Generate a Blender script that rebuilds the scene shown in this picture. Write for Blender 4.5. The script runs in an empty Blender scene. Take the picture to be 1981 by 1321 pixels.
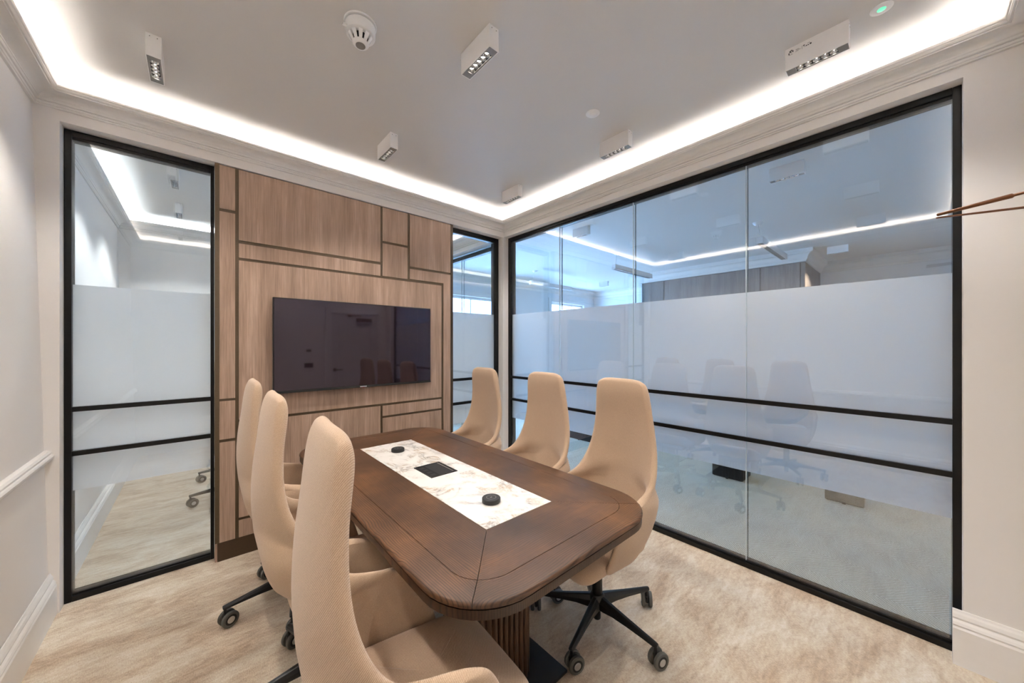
import bpy, bmesh, math, random
from mathutils import Vector, Matrix
random.seed(7)
S = bpy.context.scene
COL = S.collection
PI = math.pi

# ------------------------------------------------------------------ camera
FPX, YAW, CYPX, CAMH = 686.1, 0.7273, 666.7, 1.38
cam_d = bpy.data.cameras.new('camera')
cam_d.sensor_fit = 'HORIZONTAL'; cam_d.sensor_width = 36.0
cam_d.lens = FPX / 1981.0 * 36.0
cam_d.shift_y = (CYPX - 660.5) / 1981.0
cam_d.clip_start = 0.02; cam_d.clip_end = 200
cam = bpy.data.objects.new('camera', cam_d); COL.objects.link(cam)
cam.location = (0, 0, CAMH); cam.rotation_euler = (PI/2, 0, -YAW)
S.camera = cam

# ------------------------------------------------------------------ world, exposure
W = bpy.data.worlds.new('world'); S.world = W; W.use_nodes = True
bg = W.node_tree.nodes['Background']
bg.inputs[0].default_value = (0.30, 0.56, 1.0, 1); bg.inputs[1].default_value = 16.0
S.view_settings.view_transform = 'Standard'; S.view_settings.look = 'None'
S.view_settings.gamma = 1.0; S.view_settings.use_curve_mapping = False
S.view_settings.exposure = 1.0
try:
    S.cycles.max_bounces = 8; S.cycles.transparent_max_bounces = 16
    S.cycles.diffuse_bounces = 4; S.cycles.glossy_bounces = 4
except Exception: pass

LED_POWER = 66.0      # emission of the cove strips
SPOT_W = 17.0         # watts of each downlight
LED_COL = (1.0, 0.925, 0.87)
SPOT_COL = (1.0, 0.935, 0.87)

# ------------------------------------------------------------------ materials
def srgb(r, g, b):
    f = lambda c: (c/255/12.92 if c/255 <= .04045 else ((c/255+.055)/1.055)**2.4)
    return (f(r), f(g), f(b), 1)

MATS = {}
class NT:
    def __init__(s, name):
        s.m = bpy.data.materials.new(name); s.m.use_nodes = True
        s.t = s.m.node_tree; s.n = s.t.nodes; s.l = s.t.links
        s.b = s.n['Principled BSDF']; s.out = s.n['Material Output']
    def add(s, typ, **kw):
        n = s.n.new(typ)
        for k, v in kw.items(): setattr(n, k, v)
        return n
    def link(s, a, b): s.l.new(a, b)
    def coord(s, scale=(1,1,1), rot=(0,0,0), kind='Object', loc=(0,0,0)):
        c = s.add('ShaderNodeTexCoord'); m = s.add('ShaderNodeMapping')
        m.inputs['Scale'].default_value = scale; m.inputs['Rotation'].default_value = rot
        m.inputs['Location'].default_value = loc
        s.link(c.outputs[kind], m.inputs['Vector']); return m.outputs[0]
    def world(s, scale=(1,1,1), rot=(0,0,0), loc=(0,0,0)):
        g = s.add('ShaderNodeNewGeometry'); m = s.add('ShaderNodeMapping')
        m.inputs['Scale'].default_value = scale; m.inputs['Rotation'].default_value = rot
        m.inputs['Location'].default_value = loc
        s.link(g.outputs['Position'], m.inputs['Vector']); return m.outputs[0]
    def noise(s, vec, scale=5, detail=4, rough=.55, dist=0):
        n = s.add('ShaderNodeTexNoise'); n.inputs['Scale'].default_value = scale
        n.inputs['Detail'].default_value = detail; n.inputs['Roughness'].default_value = rough
        n.inputs['Distortion'].default_value = dist
        s.link(vec, n.inputs['Vector']); return n.outputs['Fac']
    def ramp(s, fac, stops):
        r = s.add('ShaderNodeValToRGB'); e = r.color_ramp.elements
        while len(e) < len(stops): e.new(0.5)
        for i, (p, c) in enumerate(stops): e[i].position = p; e[i].color = c
        s.link(fac, r.inputs[0]); return r.outputs[0]
    def mix(s, fac, a, b, typ='MIX'):
        n = s.add('ShaderNodeMix', data_type='RGBA', blend_type=typ)
        for sock, v in ((n.inputs[0], fac), (n.inputs[6], a), (n.inputs[7], b)):
            if hasattr(v, 'links'): s.link(v, sock)
            else: sock.default_value = v
        return n.outputs[2]
    def math(s, op, a, b=None, c=None):
        n = s.add('ShaderNodeMath', operation=op)
        for i, v in enumerate((a, b, c)):
            if v is None: continue
            if hasattr(v, 'links'): s.link(v, n.inputs[i])
            else: n.inputs[i].default_value = v
        return n.outputs[0]
    def bump(s, h, strength=.2, dist=.01):
        b = s.add('ShaderNodeBump'); b.inputs['Strength'].default_value = strength
        b.inputs['Distance'].default_value = dist
        s.link(h, b.inputs['Height']); s.link(b.outputs[0], s.b.inputs['Normal'])
    def set(s, col=None, rough=.5, metal=0, spec=.5):
        if col is not None:
            if hasattr(col, 'links'): s.link(col, s.b.inputs['Base Color'])
            else: s.b.inputs['Base Color'].default_value = col
        s.b.inputs['Roughness'].default_value = rough; s.b.inputs['Metallic'].default_value = metal
        s.b.inputs['Specular IOR Level'].default_value = spec
        return s

def plain(name, col, rough=.5, metal=0, spec=.5, nscale=60, namt=.04, bump=.03):
    t = NT(name); v = t.coord()
    n = t.noise(v, nscale, 3)
    dark = tuple(c*(1-namt) for c in col[:3]) + (1,)
    lite = tuple(min(1, c*(1+namt)) for c in col[:3]) + (1,)
    t.set(t.ramp(n, [(.3, dark), (.7, lite)]), rough, metal, spec)
    if bump: t.bump(n, bump, .002)
    MATS[name] = t.m; return t.m

def emit(name, col, strength):
    t = NT(name); t.set((0,0,0,1), .5)
    t.b.inputs['Emission Color'].default_value = (*col, 1) if len(col) == 3 else col
    t.b.inputs['Emission Strength'].default_value = strength
    MATS[name] = t.m; return t.m

def wall_mat(name, col):
    t = NT(name); v = t.world()
    n = t.noise(v, 1.2, 3); f = t.noise(v, 220, 2)
    t.set(t.ramp(n, [(.3, tuple(c*.975 for c in col[:3])+(1,)), (.7, col)]), .6, 0, .3)
    t.bump(f, .06, .002); MATS[name] = t.m

wall_mat('wall_paint', srgb(240, 236, 232))
wall_mat('ceiling_paint', srgb(224, 222, 219))
wall_mat('office_paint', srgb(236, 237, 238))
plain('trim_paint', srgb(238, 235, 231), .38, nscale=30, namt=.01, bump=.01)
plain('white_metal', srgb(250, 249, 248), .35, nscale=40, namt=.01, bump=.01)
plain('white_plastic', srgb(249, 249, 249), .4, nscale=40, namt=.01, bump=.01)
plain('grey_bezel', srgb(150, 147, 142), .45, .3)
plain('black_frame', srgb(11, 11, 12), .36, 0, .3, bump=.01)
plain('black_metal', srgb(21, 22, 24), .3, .2, .5, bump=.01)
plain('black_plastic', srgb(24, 24, 25), .5, bump=.02)
plain('plate_black', srgb(34, 33, 33), .55, .2, bump=.02)
plain('bronze', srgb(92, 77, 58), .42, .35, nscale=90, namt=.06, bump=.02)
plain('bronze_dark', srgb(70, 54, 38), .45, .3, nscale=90, namt=.06, bump=.02)
plain('closer_bronze', srgb(112, 70, 42), .4, .4, bump=.02)
plain('tyre', srgb(84, 84, 80), .55, bump=.03)
plain('chrome', srgb(205, 205, 205), .12, 1.0, bump=0)
plain('silver', srgb(196, 196, 194), .3, .9, bump=.01)
plain('joint', srgb(205, 214, 214), .3, nscale=20, bump=0)
plain('joint_edge', srgb(70, 92, 98), .25, nscale=20, bump=0)
plain('grey_box', srgb(112, 108, 98), .5)
plain('screen_bezel', srgb(22, 22, 24), .35, .2, bump=.01)
plain('mark_ink', srgb(60, 60, 62), .6, bump=0)
plain('logo_white', srgb(225, 225, 228), .4, bump=0)
plain('socket_dark', srgb(10, 10, 11), .6, bump=0)
plain('door_paint', srgb(226, 222, 218), .42, nscale=30, namt=.01, bump=.01)
plain('stucco', srgb(232, 234, 235), .8, nscale=8, namt=.03)
plain('slate_glass', srgb(120, 140, 160), .2, bump=0)
emit('led', LED_COL, LED_POWER)
emit('led_cool', (.86, .94, 1.0), LED_POWER*1.5)
emit('lamp', (1.0, .93, .84), 30.0)
emit('green_led', (.14, .80, .40), .75)
emit('red_led', (.9, .1, .08), .6)

# screen: glossy near-black violet
t = NT('tv_screen'); t.set((.012, .009, .012, 1), .06, 0, .75)
n_ = t.noise(t.coord(), 3, 2); t.set(t.ramp(n_, [(.3, (.012,.0075,.012,1)), (.7, (.014,.009,.014,1))]), .04, 0, .75)
t.b.inputs['Specular Tint'].default_value = (1,.86,1,1)
t.b.inputs['Coat Weight'].default_value = .0
MATS['tv_screen'] = t.m

# clear glass: thin pane, each face mixes transparency with a Fresnel mirror
def glass(name, tint, ior):
    t = NT(name); t.n.remove(t.b)
    tr = t.add('ShaderNodeBsdfTransparent'); tr.inputs[0].default_value = tint
    gl = t.add('ShaderNodeBsdfGlossy'); gl.inputs['Roughness'].default_value = .0
    fr = t.add('ShaderNodeFresnel'); fr.inputs[0].default_value = ior
    geo = t.add('ShaderNodeNewGeometry')
    # same Fresnel from both sides of the face
    iorv = t.add('ShaderNodeMix', data_type='FLOAT')
    iorv.inputs[2].default_value = ior; iorv.inputs[3].default_value = 1/ior
    t.link(geo.outputs['Backfacing'], iorv.inputs[0])
    fr2 = t.add('ShaderNodeLayerWeight'); fr2.inputs[0].default_value = .5
    t.link(iorv.outputs[0], fr.inputs[0])
    # facing-based Schlick so the back face behaves like the front
    f0 = ((ior-1)/(ior+1))**2
    p5 = t.math('POWER', fr2.outputs['Facing'], 5.0)
    fac = t.math('MULTIPLY_ADD', p5, 1-f0, f0)
    mx = t.add('ShaderNodeMixShader')
    t.link(fac, mx.inputs[0]); t.link(tr.outputs[0], mx.inputs[1]); t.link(gl.outputs[0], mx.inputs[2])
    t.link(mx.outputs[0], t.out.inputs[0]); MATS[name] = t.m
glass('glass_clear', (.98, .988, .988, 1), 2.2)
glass('glass_outer', (.975, .985, .985, 1), 1.45)
glass('glass_window', (.97, .985, .99, 1), 1.5)

# frosted film: light passes only scattered
t = NT('frost'); t.n.remove(t.b)
v = t.world(); nz = t.noise(v, 400, 2)
c = t.ramp(nz, [(.3, (.88,.885,.89,1)), (.7, (.91,.915,.92,1))])
tl = t.add('ShaderNodeBsdfTranslucent'); df = t.add('ShaderNodeBsdfDiffuse')
t.link(c, tl.inputs[0]); t.link(c, df.inputs[0])
mx = t.add('ShaderNodeMixShader'); mx.inputs[0].default_value = .14
t.link(tl.outputs[0], mx.inputs[1]); t.link(df.outputs[0], mx.inputs[2]); t.link(mx.outputs[0], t.out.inputs[0])
MATS['frost'] = t.m

# carpets
t = NT('carpet_beige'); v = t.world()
patch = t.noise(t.world(scale=(1.3, 2.6, 1), rot=(0,0,.35)), 2.6, 5, .62, .7)
streak = t.noise(t.world(scale=(2.0, 16, 1), rot=(0,0,.30)), 2.2, 4, .6, .25)
weave = t.noise(t.world(scale=(260, 90, 1), rot=(0,0,.3)), 1.0, 2, .6)
fine = t.noise(v, 420, 2)
a = t.ramp(patch, [(.36, srgb(166,147,127)), (.5, srgb(195,180,162)), (.64, srgb(214,202,187))])
b = t.ramp(streak, [(.35, srgb(182,162,138)), (.62, srgb(222,208,190))])
cc = t.mix(.28, a, b)
mid = t.noise(t.world(scale=(1,2.2,1), rot=(0,0,.3)), 26, 4, .65, .3)
cc = t.mix(.35, cc, t.ramp(mid, [(.32, (.3,.28,.26,1)), (.68, (.72,.71,.7,1))]), 'OVERLAY')
cc = t.mix(.30, cc, t.ramp(weave, [(.3, (.35,.30,.25,1)), (.7, (1,.97,.92,1))]), 'OVERLAY')
cc = t.mix(.25, cc, t.ramp(fine, [(.3, (.3,.3,.3,1)), (.7, (.75,.75,.75,1))]), 'OVERLAY')
t.set(cc, .95, 0, .1); t.bump(t.math('ADD', fine, weave), .35, .004)
t.b.inputs['Sheen Weight'].default_value = .25
MATS['carpet_beige'] = t.m

t = NT('carpet_herringbone')
g = t.add('ShaderNodeNewGeometry'); sp = t.add('ShaderNodeSeparateXYZ'); t.link(g.outputs['Position'], sp.inputs[0])
pp = t.math('PINGPONG', sp.outputs[0], .28)
ph = t.math('ADD', sp.outputs[1], t.math('MULTIPLY', pp, 1.0))
jit = t.math('MULTIPLY', t.noise(t.world(), 30, 2), .02)
st = t.math('SINE', t.math('MULTIPLY', t.math('ADD', ph, jit), 330))
low = t.noise(t.world(scale=(1,1,1)), 2.5, 4)
c1 = t.ramp(st, [(.0, srgb(158,157,144)), (.9, srgb(206,205,192))])
c2 = t.mix(t.math('MULTIPLY', low, .4), c1, srgb(190,190,178))
fine = t.noise(t.world(), 260, 2)
c2 = t.mix(.25, c2, t.ramp(fine, [(.3,(.3,.3,.3,1)),(.7,(.75,.75,.75,1))]), 'OVERLAY')
t.set(c2, .95, 0, .1); t.bump(fine, .3, .003); MATS['carpet_herringbone'] = t.m

# pale timber panels, vertical grain (world space, per-object offset)
def wood_panel(name, c0, c1, c2):
    t = NT(name); oi = t.add('ShaderNodeObjectInfo')
    base = t.world(scale=(1,1,1))
    off = t.add('ShaderNodeVectorMath', operation='MULTIPLY_ADD')
    t.link(base, off.inputs[0]); off.inputs[1].default_value = (1,1,1)
    cmb = t.add('ShaderNodeCombineXYZ'); r = t.math('MULTIPLY', oi.outputs['Random'], 13.0)
    t.link(r, cmb.inputs[0]); t.link(r, cmb.inputs[2]); t.link(cmb.outputs[0], off.inputs[2])
    def mp(sc):
        m = t.add('ShaderNodeMapping'); m.inputs['Scale'].default_value = sc
        t.link(off.outputs[0], m.inputs[0]); return m.outputs[0]
    broad = t.noise(mp((7, 7, .7)), 1.6, 4, .6, .6)
    grain = t.noise(mp((120, 120, 2.6)), 1.0, 5, .65, .4)
    pores = t.noise(mp((330, 330, 7)), 1.0, 2, .5)
    col = t.ramp(broad, [(.3, c0), (.52, c1), (.72, c2)])
    col = t.mix(.42, col, t.ramp(grain, [(.28, (.22,.2,.18,1)), (.6, (.62,.61,.6,1))]), 'OVERLAY')
    col = t.mix(.22, col, t.ramp(pores, [(.35, (.25,.22,.2,1)), (.55, (.6,.6,.6,1))]), 'OVERLAY')
    t.set(col, .5, 0, .35); t.bump(grain, .08, .002); MATS[name] = t.m
wood_panel('panel_wood', srgb(150,126,109), srgb(170,144,126), srgb(184,159,141))
wood_panel('office_wood', srgb(122,116,114), srgb(140,134,131), srgb(155,149,146))

# dark stained oak; grain along x or y
def oak(name, along, dark=1.0):
    t = NT(name)
    sc = (1, 9, 1) if along == 'x' else (9, 1, 1)
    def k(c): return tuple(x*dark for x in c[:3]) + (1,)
    warp = t.noise(t.world(scale=tuple(s*.35 if s > 1 else s*1.6 for s in sc)), 1.3, 3, .5, .5)
    g = t.add('ShaderNodeNewGeometry'); sp = t.add('ShaderNodeSeparateXYZ'); t.link(g.outputs['Position'], sp.inputs[0])
    ax = sp.outputs[1] if along == 'x' else sp.outputs[0]
    ph = t.math('ADD', t.math('MULTIPLY', ax, 850.0), t.math('MULTIPLY', warp, 62.0))
    rings = t.math('SINE', ph)
    r01 = t.math('MULTIPLY_ADD', rings, .5, .5)
    fsc = tuple((240 if s > 1 else 5) for s in sc); fsc = (fsc[0], fsc[1], 1)
    fine = t.noise(t.world(scale=fsc), 1.0, 4, .6, .3)
    blot = t.noise(t.world(), 3.0, 4, .6, .3)
    col = t.ramp(blot, [(.3, k(srgb(62,44,31))), (.5, k(srgb(86,60,41))), (.7, k(srgb(116,81,54)))])
    col = t.mix(.65, col, t.ramp(r01, [(.0, (.08,.075,.07,1)), (.40, (.56,.55,.54,1))]), 'OVERLAY')
    col = t.mix(.35, col, t.ramp(fine, [(.35, (.2,.19,.18,1)), (.6, (.6,.6,.6,1))]), 'OVERLAY')
    t.set(col, .40, 0, .42); t.bump(t.math('ADD', t.math('MULTIPLY', r01, .6), fine), .25, .0015)
    MATS[name] = t.m
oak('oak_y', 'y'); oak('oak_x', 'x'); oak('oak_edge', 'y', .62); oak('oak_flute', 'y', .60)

# marble inlay
t = NT('marble'); v = t.world(scale=(1,1,1), rot=(0,0,.6))
warp = t.noise(t.world(scale=(1,1,1)), 5, 5, .6, .8)
vein = t.noise(t.world(scale=(1.6,1,1), rot=(0,0,.9)), 4.2, 9, .68, 1.6)
vv = t.math('ABSOLUTE', t.math('SUBTRACT', vein, .5))
m1 = t.ramp(vv, [(.0, (1,1,1,1)), (.022, (.45,.45,.45,1)), (.07, (0,0,0,1))])
msk = t.ramp(warp, [(.42, (0,0,0,1)), (.56, (1,1,1,1))])
fac = t.math('MULTIPLY', m1, msk)
cloud = t.ramp(warp, [(.35, srgb(232,228,222)), (.7, srgb(220,216,210))])
tone = t.ramp(t.noise(t.world(), 9, 2), [(.4, srgb(118,116,116)), (.62, srgb(176,142,98))])
t.set(t.mix(t.math('MULTIPLY', fac, .8), cloud, tone), .22, 0, .5); MATS['marble'] = t.m

# knitted upholstery
t = NT('fabric')
v = t.coord(kind='Object')
w1 = t.add('ShaderNodeTexWave', wave_type='BANDS', bands_direction='DIAGONAL'); w1.inputs['Scale'].default_value = 105
w1.inputs['Distortion'].default_value = 1.2; w1.inputs['Detail'].default_value = 1; w1.inputs['Detail Scale'].default_value = 3
t.link(v, w1.inputs['Vector'])
nn = t.noise(v, 520, 2, .6); big = t.noise(v, 6, 3)
col = t.ramp(w1.outputs['Fac'], [(.1, srgb(176,148,122)), (.7, srgb(202,176,150))])
col = t.mix(.35, col, t.ramp(nn, [(.3, (.33,.31,.29,1)), (.7, (.68,.68,.68,1))]), 'OVERLAY')
col = t.mix(.10, col, t.ramp(big, [(.3, (.4,.4,.4,1)), (.7, (.6,.6,.6,1))]), 'OVERLAY')
t.set(col, .92, 0, .12); t.bump(t.math('ADD', w1.outputs['Fac'], t.math('MULTIPLY', nn, .7)), .35, .0015)
t.b.inputs['Sheen Weight'].default_value = .3; t.b.inputs['Sheen Roughness'].default_value = .6
MATS['fabric'] = t.m

# ------------------------------------------------------------------ object helpers
def tag(o, label=None, cat=None, group=None, kind=None):
    if label: o['label'] = label
    if cat: o['category'] = cat
    if group: o['group'] = group
    if kind: o['kind'] = kind
    return o

def mesh_obj(name, verts, faces, mat, parent=None, smooth=False, center=True, mats=None, fmat=None):
    me = bpy.data.meshes.new(name)
    vs = [Vector(v) for v in verts]
    c = Vector((0,0,0))
    if center:
        lo = Vector((min(v.x for v in vs), min(v.y for v in vs), min(v.z for v in vs)))
        hi = Vector((max(v.x for v in vs), max(v.y for v in vs), max(v.z for v in vs)))
        c = Vector(((lo.x+hi.x)/2, (lo.y+hi.y)/2, lo.z))
    me.from_pydata([v - c for v in vs], [], faces)
    bm = bmesh.new(); bm.from_mesh(me); bmesh.ops.recalc_face_normals(bm, faces=bm.faces); bm.to_mesh(me); bm.free()
    me.materials.append(MATS[mat] if isinstance(mat, str) else mat)
    if mats:
        for x in mats: me.materials.append(MATS[x])
    if fmat:
        for i, k in fmat.items(): me.polygons[i].material_index = k
    if smooth:
        for p in me.polygons: p.use_smooth = True
    o = bpy.data.objects.new(name, me); COL.objects.link(o)
    o.location = c
    if parent:
        o.parent = parent
        base = wloc(parent)
        o.location = c - base
    return o

def wloc(o):
    v = Vector((0,0,0))
    while o: v += Vector(o.location); o = o.parent
    return v

def empty(name, loc=(0,0,0)):
    o = bpy.data.objects.new(name, None); COL.objects.link(o); o.location = loc
    o.empty_display_size = .1
    return o

def boxgeo(x0,x1,y0,y1,z0,z1):
    v = [(x0,y0,z0),(x1,y0,z0),(x1,y1,z0),(x0,y1,z0),(x0,y0,z1),(x1,y0,z1),(x1,y1,z1),(x0,y1,z1)]
    f = [(0,3,2,1),(4,5,6,7),(0,1,5,4),(1,2,6,5),(2,3,7,6),(3,0,4,7)]
    return v, f

def bev(o, w, seg=2):
    m = o.modifiers.new('bevel', 'BEVEL'); m.width = w; m.segments = seg; m.limit_method = 'ANGLE'; m.angle_limit = .6
    return o

def box(name, x0,x1,y0,y1,z0,z1, mat, parent=None, bevel=0, seg=2):
    v, f = boxgeo(x0,x1,y0,y1,z0,z1)
    o = mesh_obj(name, v, f, mat, parent)
    if bevel: bev(o, bevel, seg)
    return o

def boxes(name, lst, mat, parent=None, bevel=0):
    V, F = [], []
    for b in lst:
        v, f = boxgeo(*b); n = len(V); V += v; F += [tuple(i+n for i in q) for q in f]
    o = mesh_obj(name, V, F, mat, parent)
    if bevel: bev(o, bevel)
    return o

def lathe(name, prof, mat, parent=None, loc=(0,0,0), seg=28, smooth=True, axis='z', center=False):
    V, F = [], []
    for (r, z) in prof:
        for k in range(seg):
            a = 2*PI*k/seg; V.append((r*math.cos(a), r*math.sin(a), z))
    for i in range(len(prof)-1):
        for k in range(seg):
            a, b = i*seg+k, i*seg+(k+1) % seg
            F.append((a, b, b+seg, a+seg))
    F.append(tuple(range(seg-1, -1, -1))); F.append(tuple((len(prof)-1)*seg+k for k in range(seg)))
    if axis == 'x': V = [(z, x, y) for x, y, z in V]
    if axis == 'y': V = [(x, z, y) for x, y, z in V]
    V = [(x+loc[0], y+loc[1], z+loc[2]) for x, y, z in V]
    o = mesh_obj(name, V, F, mat, None, smooth=False, center=center or parent is None)
    if parent: o.parent = parent; o.location = (0, 0, 0)
    if smooth: shade_auto(o)
    return o

def shade_auto(o, ang=.7):
    for p in o.data.polygons: p.use_smooth = True
    try:
        bm = bmesh.new(); bm.from_mesh(o.data)
        for e in bm.edges:
            if len(e.link_faces) == 2 and e.calc_face_angle(0) > ang: e.smooth = False
        bm.to_mesh(o.data); bm.free()
    except Exception: pass

def struct(o): o['kind'] = 'structure'; return o

def copy_tree(o, parent=None):
    c = o.copy(); COL.objects.link(c); c.parent = parent
    for ch in o.children: copy_tree(ch, c)
    return c

# ------------------------------------------------------------------ key dimensions (metres, camera at x=y=0)
XL0, XLT = -.558, -.613           # left wall, foot and head (it leans a little)
XW, YW, YN = 2.480, 2.915, -.345  # wall faces: right, back, near
XF, YF = 2.540, 2.988             # glazing frame faces
ZC = 2.725                        # ceiling
ZH = 2.530                        # head of the openings
R1, R2, FT, FB = 1.045, .807, 1.706, .590   # glazing bars, frosted band
def xl(z): return XL0 + (XLT-XL0)*z/2.6

# ------------------------------------------------------------------ room shell
struct(box('floor', -.75, 2.58, YN-.2, 5.62, -.08, 0, 'carpet_beige'))
struct(box('floor_office', 2.58, 7.9, -1.8, 5.62, -.08, 0, 'carpet_herringbone'))
struct(box('ceiling', -.85, 2.58, YN-.2, 5.62, ZC, ZC+.08, 'ceiling_paint'))
struct(box('ceiling_office', 2.58, 7.9, -1.8, 5.62, ZC, ZC+.08, 'ceiling_paint'))

# left wall (slight lean), also bounds the room behind
v = [(xl(0),YN-.2,0),(xl(ZC),YN-.2,ZC),(xl(ZC),5.46,ZC),(xl(0),5.46,0),(-.8,YN-.2,0),(-.8,YN-.2,ZC),(-.8,5.46,ZC),(-.8,5.46,0)]
f = [(0,1,2,3),(4,7,6,5),(0,4,5,1),(3,2,6,7),(1,5,6,2),(0,3,7,4)]
struct(mesh_obj('wall_left', v, f, 'wall_paint'))
# back wall: pier, header, blocking behind the panelling, corner post
struct(boxes('wall_back', [(-.8,-.5265,YW,3.09,0,ZC), (-.5265,2.62,YW,3.09,ZH+.003,ZC), (.115,1.835,2.945,3.09,0,ZH+.003), (2.464,2.62,YW,3.09,0,ZH+.003)], 'wall_paint'))
# right wall: header over the glazing and the solid pier towards the door
struct(boxes('wall_right', [(XW,2.66,-.152,2.914,ZH+.008,ZC), (XW,2.66,YN-.2,-.152,0,ZC)], 'wall_paint'))
# near wall with the door opening
DX0, DX1, DZ = 1.58, 2.36, 1.90
struct(boxes('wall_near', [(-.8,DX0,YN-.15,YN,0,ZC), (DX1,XW,YN-.15,YN,0,ZC), (DX0,DX1,YN-.15,YN,DZ,ZC)], 'wall_paint'))
# neighbouring meeting room behind the back wall
struct(box('wall_meeting_far', -.8, 2.66, 5.46, 5.6, 0, ZC, 'wall_paint'))
struct(box('wall_meeting_header', XW, 2.66, 3.09, 5.46, ZH+.008, ZC, 'wall_paint'))
# open office beyond the right-hand glazing
WIN = [(2.78, 4.40, .45, 2.28), (6.05, 7.25, .45, 2.36)]
fb = [(2.66,2.78,5.46,5.6,0,ZC),(4.40,6.05,5.46,5.6,0,ZC),(7.25,7.9,5.46,5.6,0,ZC)]
for a,b_,z0,z1 in WIN: fb += [(a,b_,5.46,5.6,0,z0),(a,b_,5.46,5.6,z1,ZC)]
struct(boxes('wall_office_facade', fb, 'office_paint'))
struct(box('wall_office_far', 7.7, 7.9, -1.6, 5.46, 0, ZC, 'office_paint'))
struct(box('wall_office_near', 2.66, 7.9, -1.8, -1.6, 0, ZC, 'office_paint'))
struct(box('wall_office_side', 2.58, 2.66, -1.8, YN-.2, 0, ZC, 'office_paint'))

# ------------------------------------------------------------------ mouldings swept along a path
def sweep(name, path, prof, mat, closed=False, smooth=False):
    """path: (x,y) corners with the room on the left-hand side; prof: (out, z)"""
    n = len(path); V, F = [], []
    P = [Vector(p) for p in path]
    for i in range(n):
        d1 = (P[i]-P[i-1]).normalized() if (closed or i > 0) else (P[1]-P[0]).normalized()
        d2 = (P[(i+1) % n]-P[i]).normalized() if (closed or i < n-1) else d1
        n1, n2 = Vector((-d1.y, d1.x)), Vector((-d2.y, d2.x))
        m = (n1+n2); m = m / max(1e-6, m.dot(n1))
        for (o, z) in prof: V.append((P[i].x+m.x*o, P[i].y+m.y*o, z))
    k = len(prof)
    for i in range(n if closed else n-1):
        j = (i+1) % n
        for q in range(k):
            r = (q+1) % k
            F.append((i*k+q, j*k+q, j*k+r, i*k+r))
    if not closed:
        F.append(tuple(range(k))); F.append(tuple((n-1)*k+q for q in range(k)))
    o = mesh_obj(name, V, F, mat)
    if smooth: shade_auto(o, .35)
    return struct(o)

def arc(cx, cz, r0, r1, a0, a1, n=7):
    return [(cx+r0*math.cos(a0+(a1-a0)*i/n), cz+r1*math.sin(a0+(a1-a0)*i/n)) for i in range(n+1)]
CZ = 2.588
corn = [(0,CZ),(.010,CZ+.001),(.013,CZ+.006),(.010,CZ+.010),(.014,CZ+.012),(.017,CZ+.018),(.013,CZ+.023),(.020,CZ+.025),(.024,CZ+.034)]
corn += arc(.080, CZ+.034, .054, .026, PI, PI/2, 7)
corn += [(.081,CZ+.065),(.087,CZ+.066),(.092,CZ+.071),(.093,CZ+.075),(.097,CZ+.077),(.099,CZ+.082),(.099,CZ+.088),(.090,CZ+.088),(.086,CZ+.074),(0,CZ+.072)]
xlc = xl(2.62)
sweep('trim_1', [(xlc,YN),(XW,YN),(XW,YW),(xlc,YW)], corn, 'trim_paint', True, True)
sweep('trim_2', [(xlc,3.09),(XW,3.09),(XW,5.46),(xlc,5.46)], corn, 'trim_paint', True, True)
ocorn = [(0,CZ-.03),(.012,CZ-.028),(.02,CZ-.01),(.03,CZ)] + arc(.09, CZ, .06, .08, PI, PI/2, 6) + [(.10,CZ+.09),(.10,ZC),(0,ZC)]
BRX = 6.42   # timber-clad breast in the office
sweep('trim_3', [(2.66,-1.6),(7.7,-1.6),(7.7,.99),(BRX,.99),(BRX,3.46),(7.7,3.46),(7.7,5.46),(2.66,5.46)], ocorn, 'trim_paint', True, True)

skp = [(0,0),(.026,0),(.026,.148),(.022,.156),(.024,.163),(.020,.172),(.013,.180),(.015,.188),(.011,.200),(.007,.207),(.004,.215),(0,.215)]
sweep('baseboard_left', [(xl(.1),YW),(xl(.1),YN)], skp, 'trim_paint')
sweep('baseboard_near', [(xl(.1),YN),(DX0-.075,YN)], skp, 'trim_paint')
sk2 = [(o*1.25, z*1.06) for o, z in skp]
sweep('baseboard_right', [(XW,YN),(XW,-.122)], sk2, 'trim_paint')
sweep('baseboard_meeting', [(2.464,5.46),(xl(.1),5.46),(xl(.1),3.09)], skp, 'trim_paint')
sweep('baseboard_office', [(7.7,-1.6),(7.7,5.46)], skp, 'trim_paint')
rail = [(0,.772),(.008,.774),(.012,.784),(.020,.790),(.030,.800),(.032,.812),(.028,.820),(.024,.824),(.024,.832),(.018,.840),(.006,.843),(0,.843)]
sweep('trim_4', [(xl(.8),YW),(xl(.8),YN)], rail, 'trim_paint')
sweep('trim_5', [(xl(.8),5.46),(xl(.8),3.09)], rail, 'trim_paint')

# cove LED strips, lying on top of the cornice
def strip(x0,x1,y0,y1, label, rm='meeting room'):
    o = box('led_strip', x0,x1,y0,y1, CZ+.0725, CZ+.0765, 'led' if rm == 'meeting room' else 'led_cool')
    tag(o, label, 'light strip', 'cove light strips of the ' + rm)
e = .030; wd = .012
strip(xlc+.09, XW-.09, YW-e-wd, YW-e, 'white cove light strip above the timber panelling')
strip(xlc+.09, XW-.09, YN+e, YN+e+wd, 'white cove light strip above the door wall')
strip(xlc+e, xlc+e+wd, YN+.09, YW-.09, 'white cove light strip above the left wall')
strip(XW-e-wd, XW-e, YN+.09, YW-.09, 'white cove light strip above the long glass wall')
strip(xlc+.09, XW-.09, 5.46-e-wd, 5.46-e, 'white cove light strip on the far wall seen through the left pane', 'room behind')
strip(xlc+e, xlc+e+wd, 3.09+.09, 5.46-.09, 'white cove light strip along the left wall behind the left pane', 'room behind')
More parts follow.
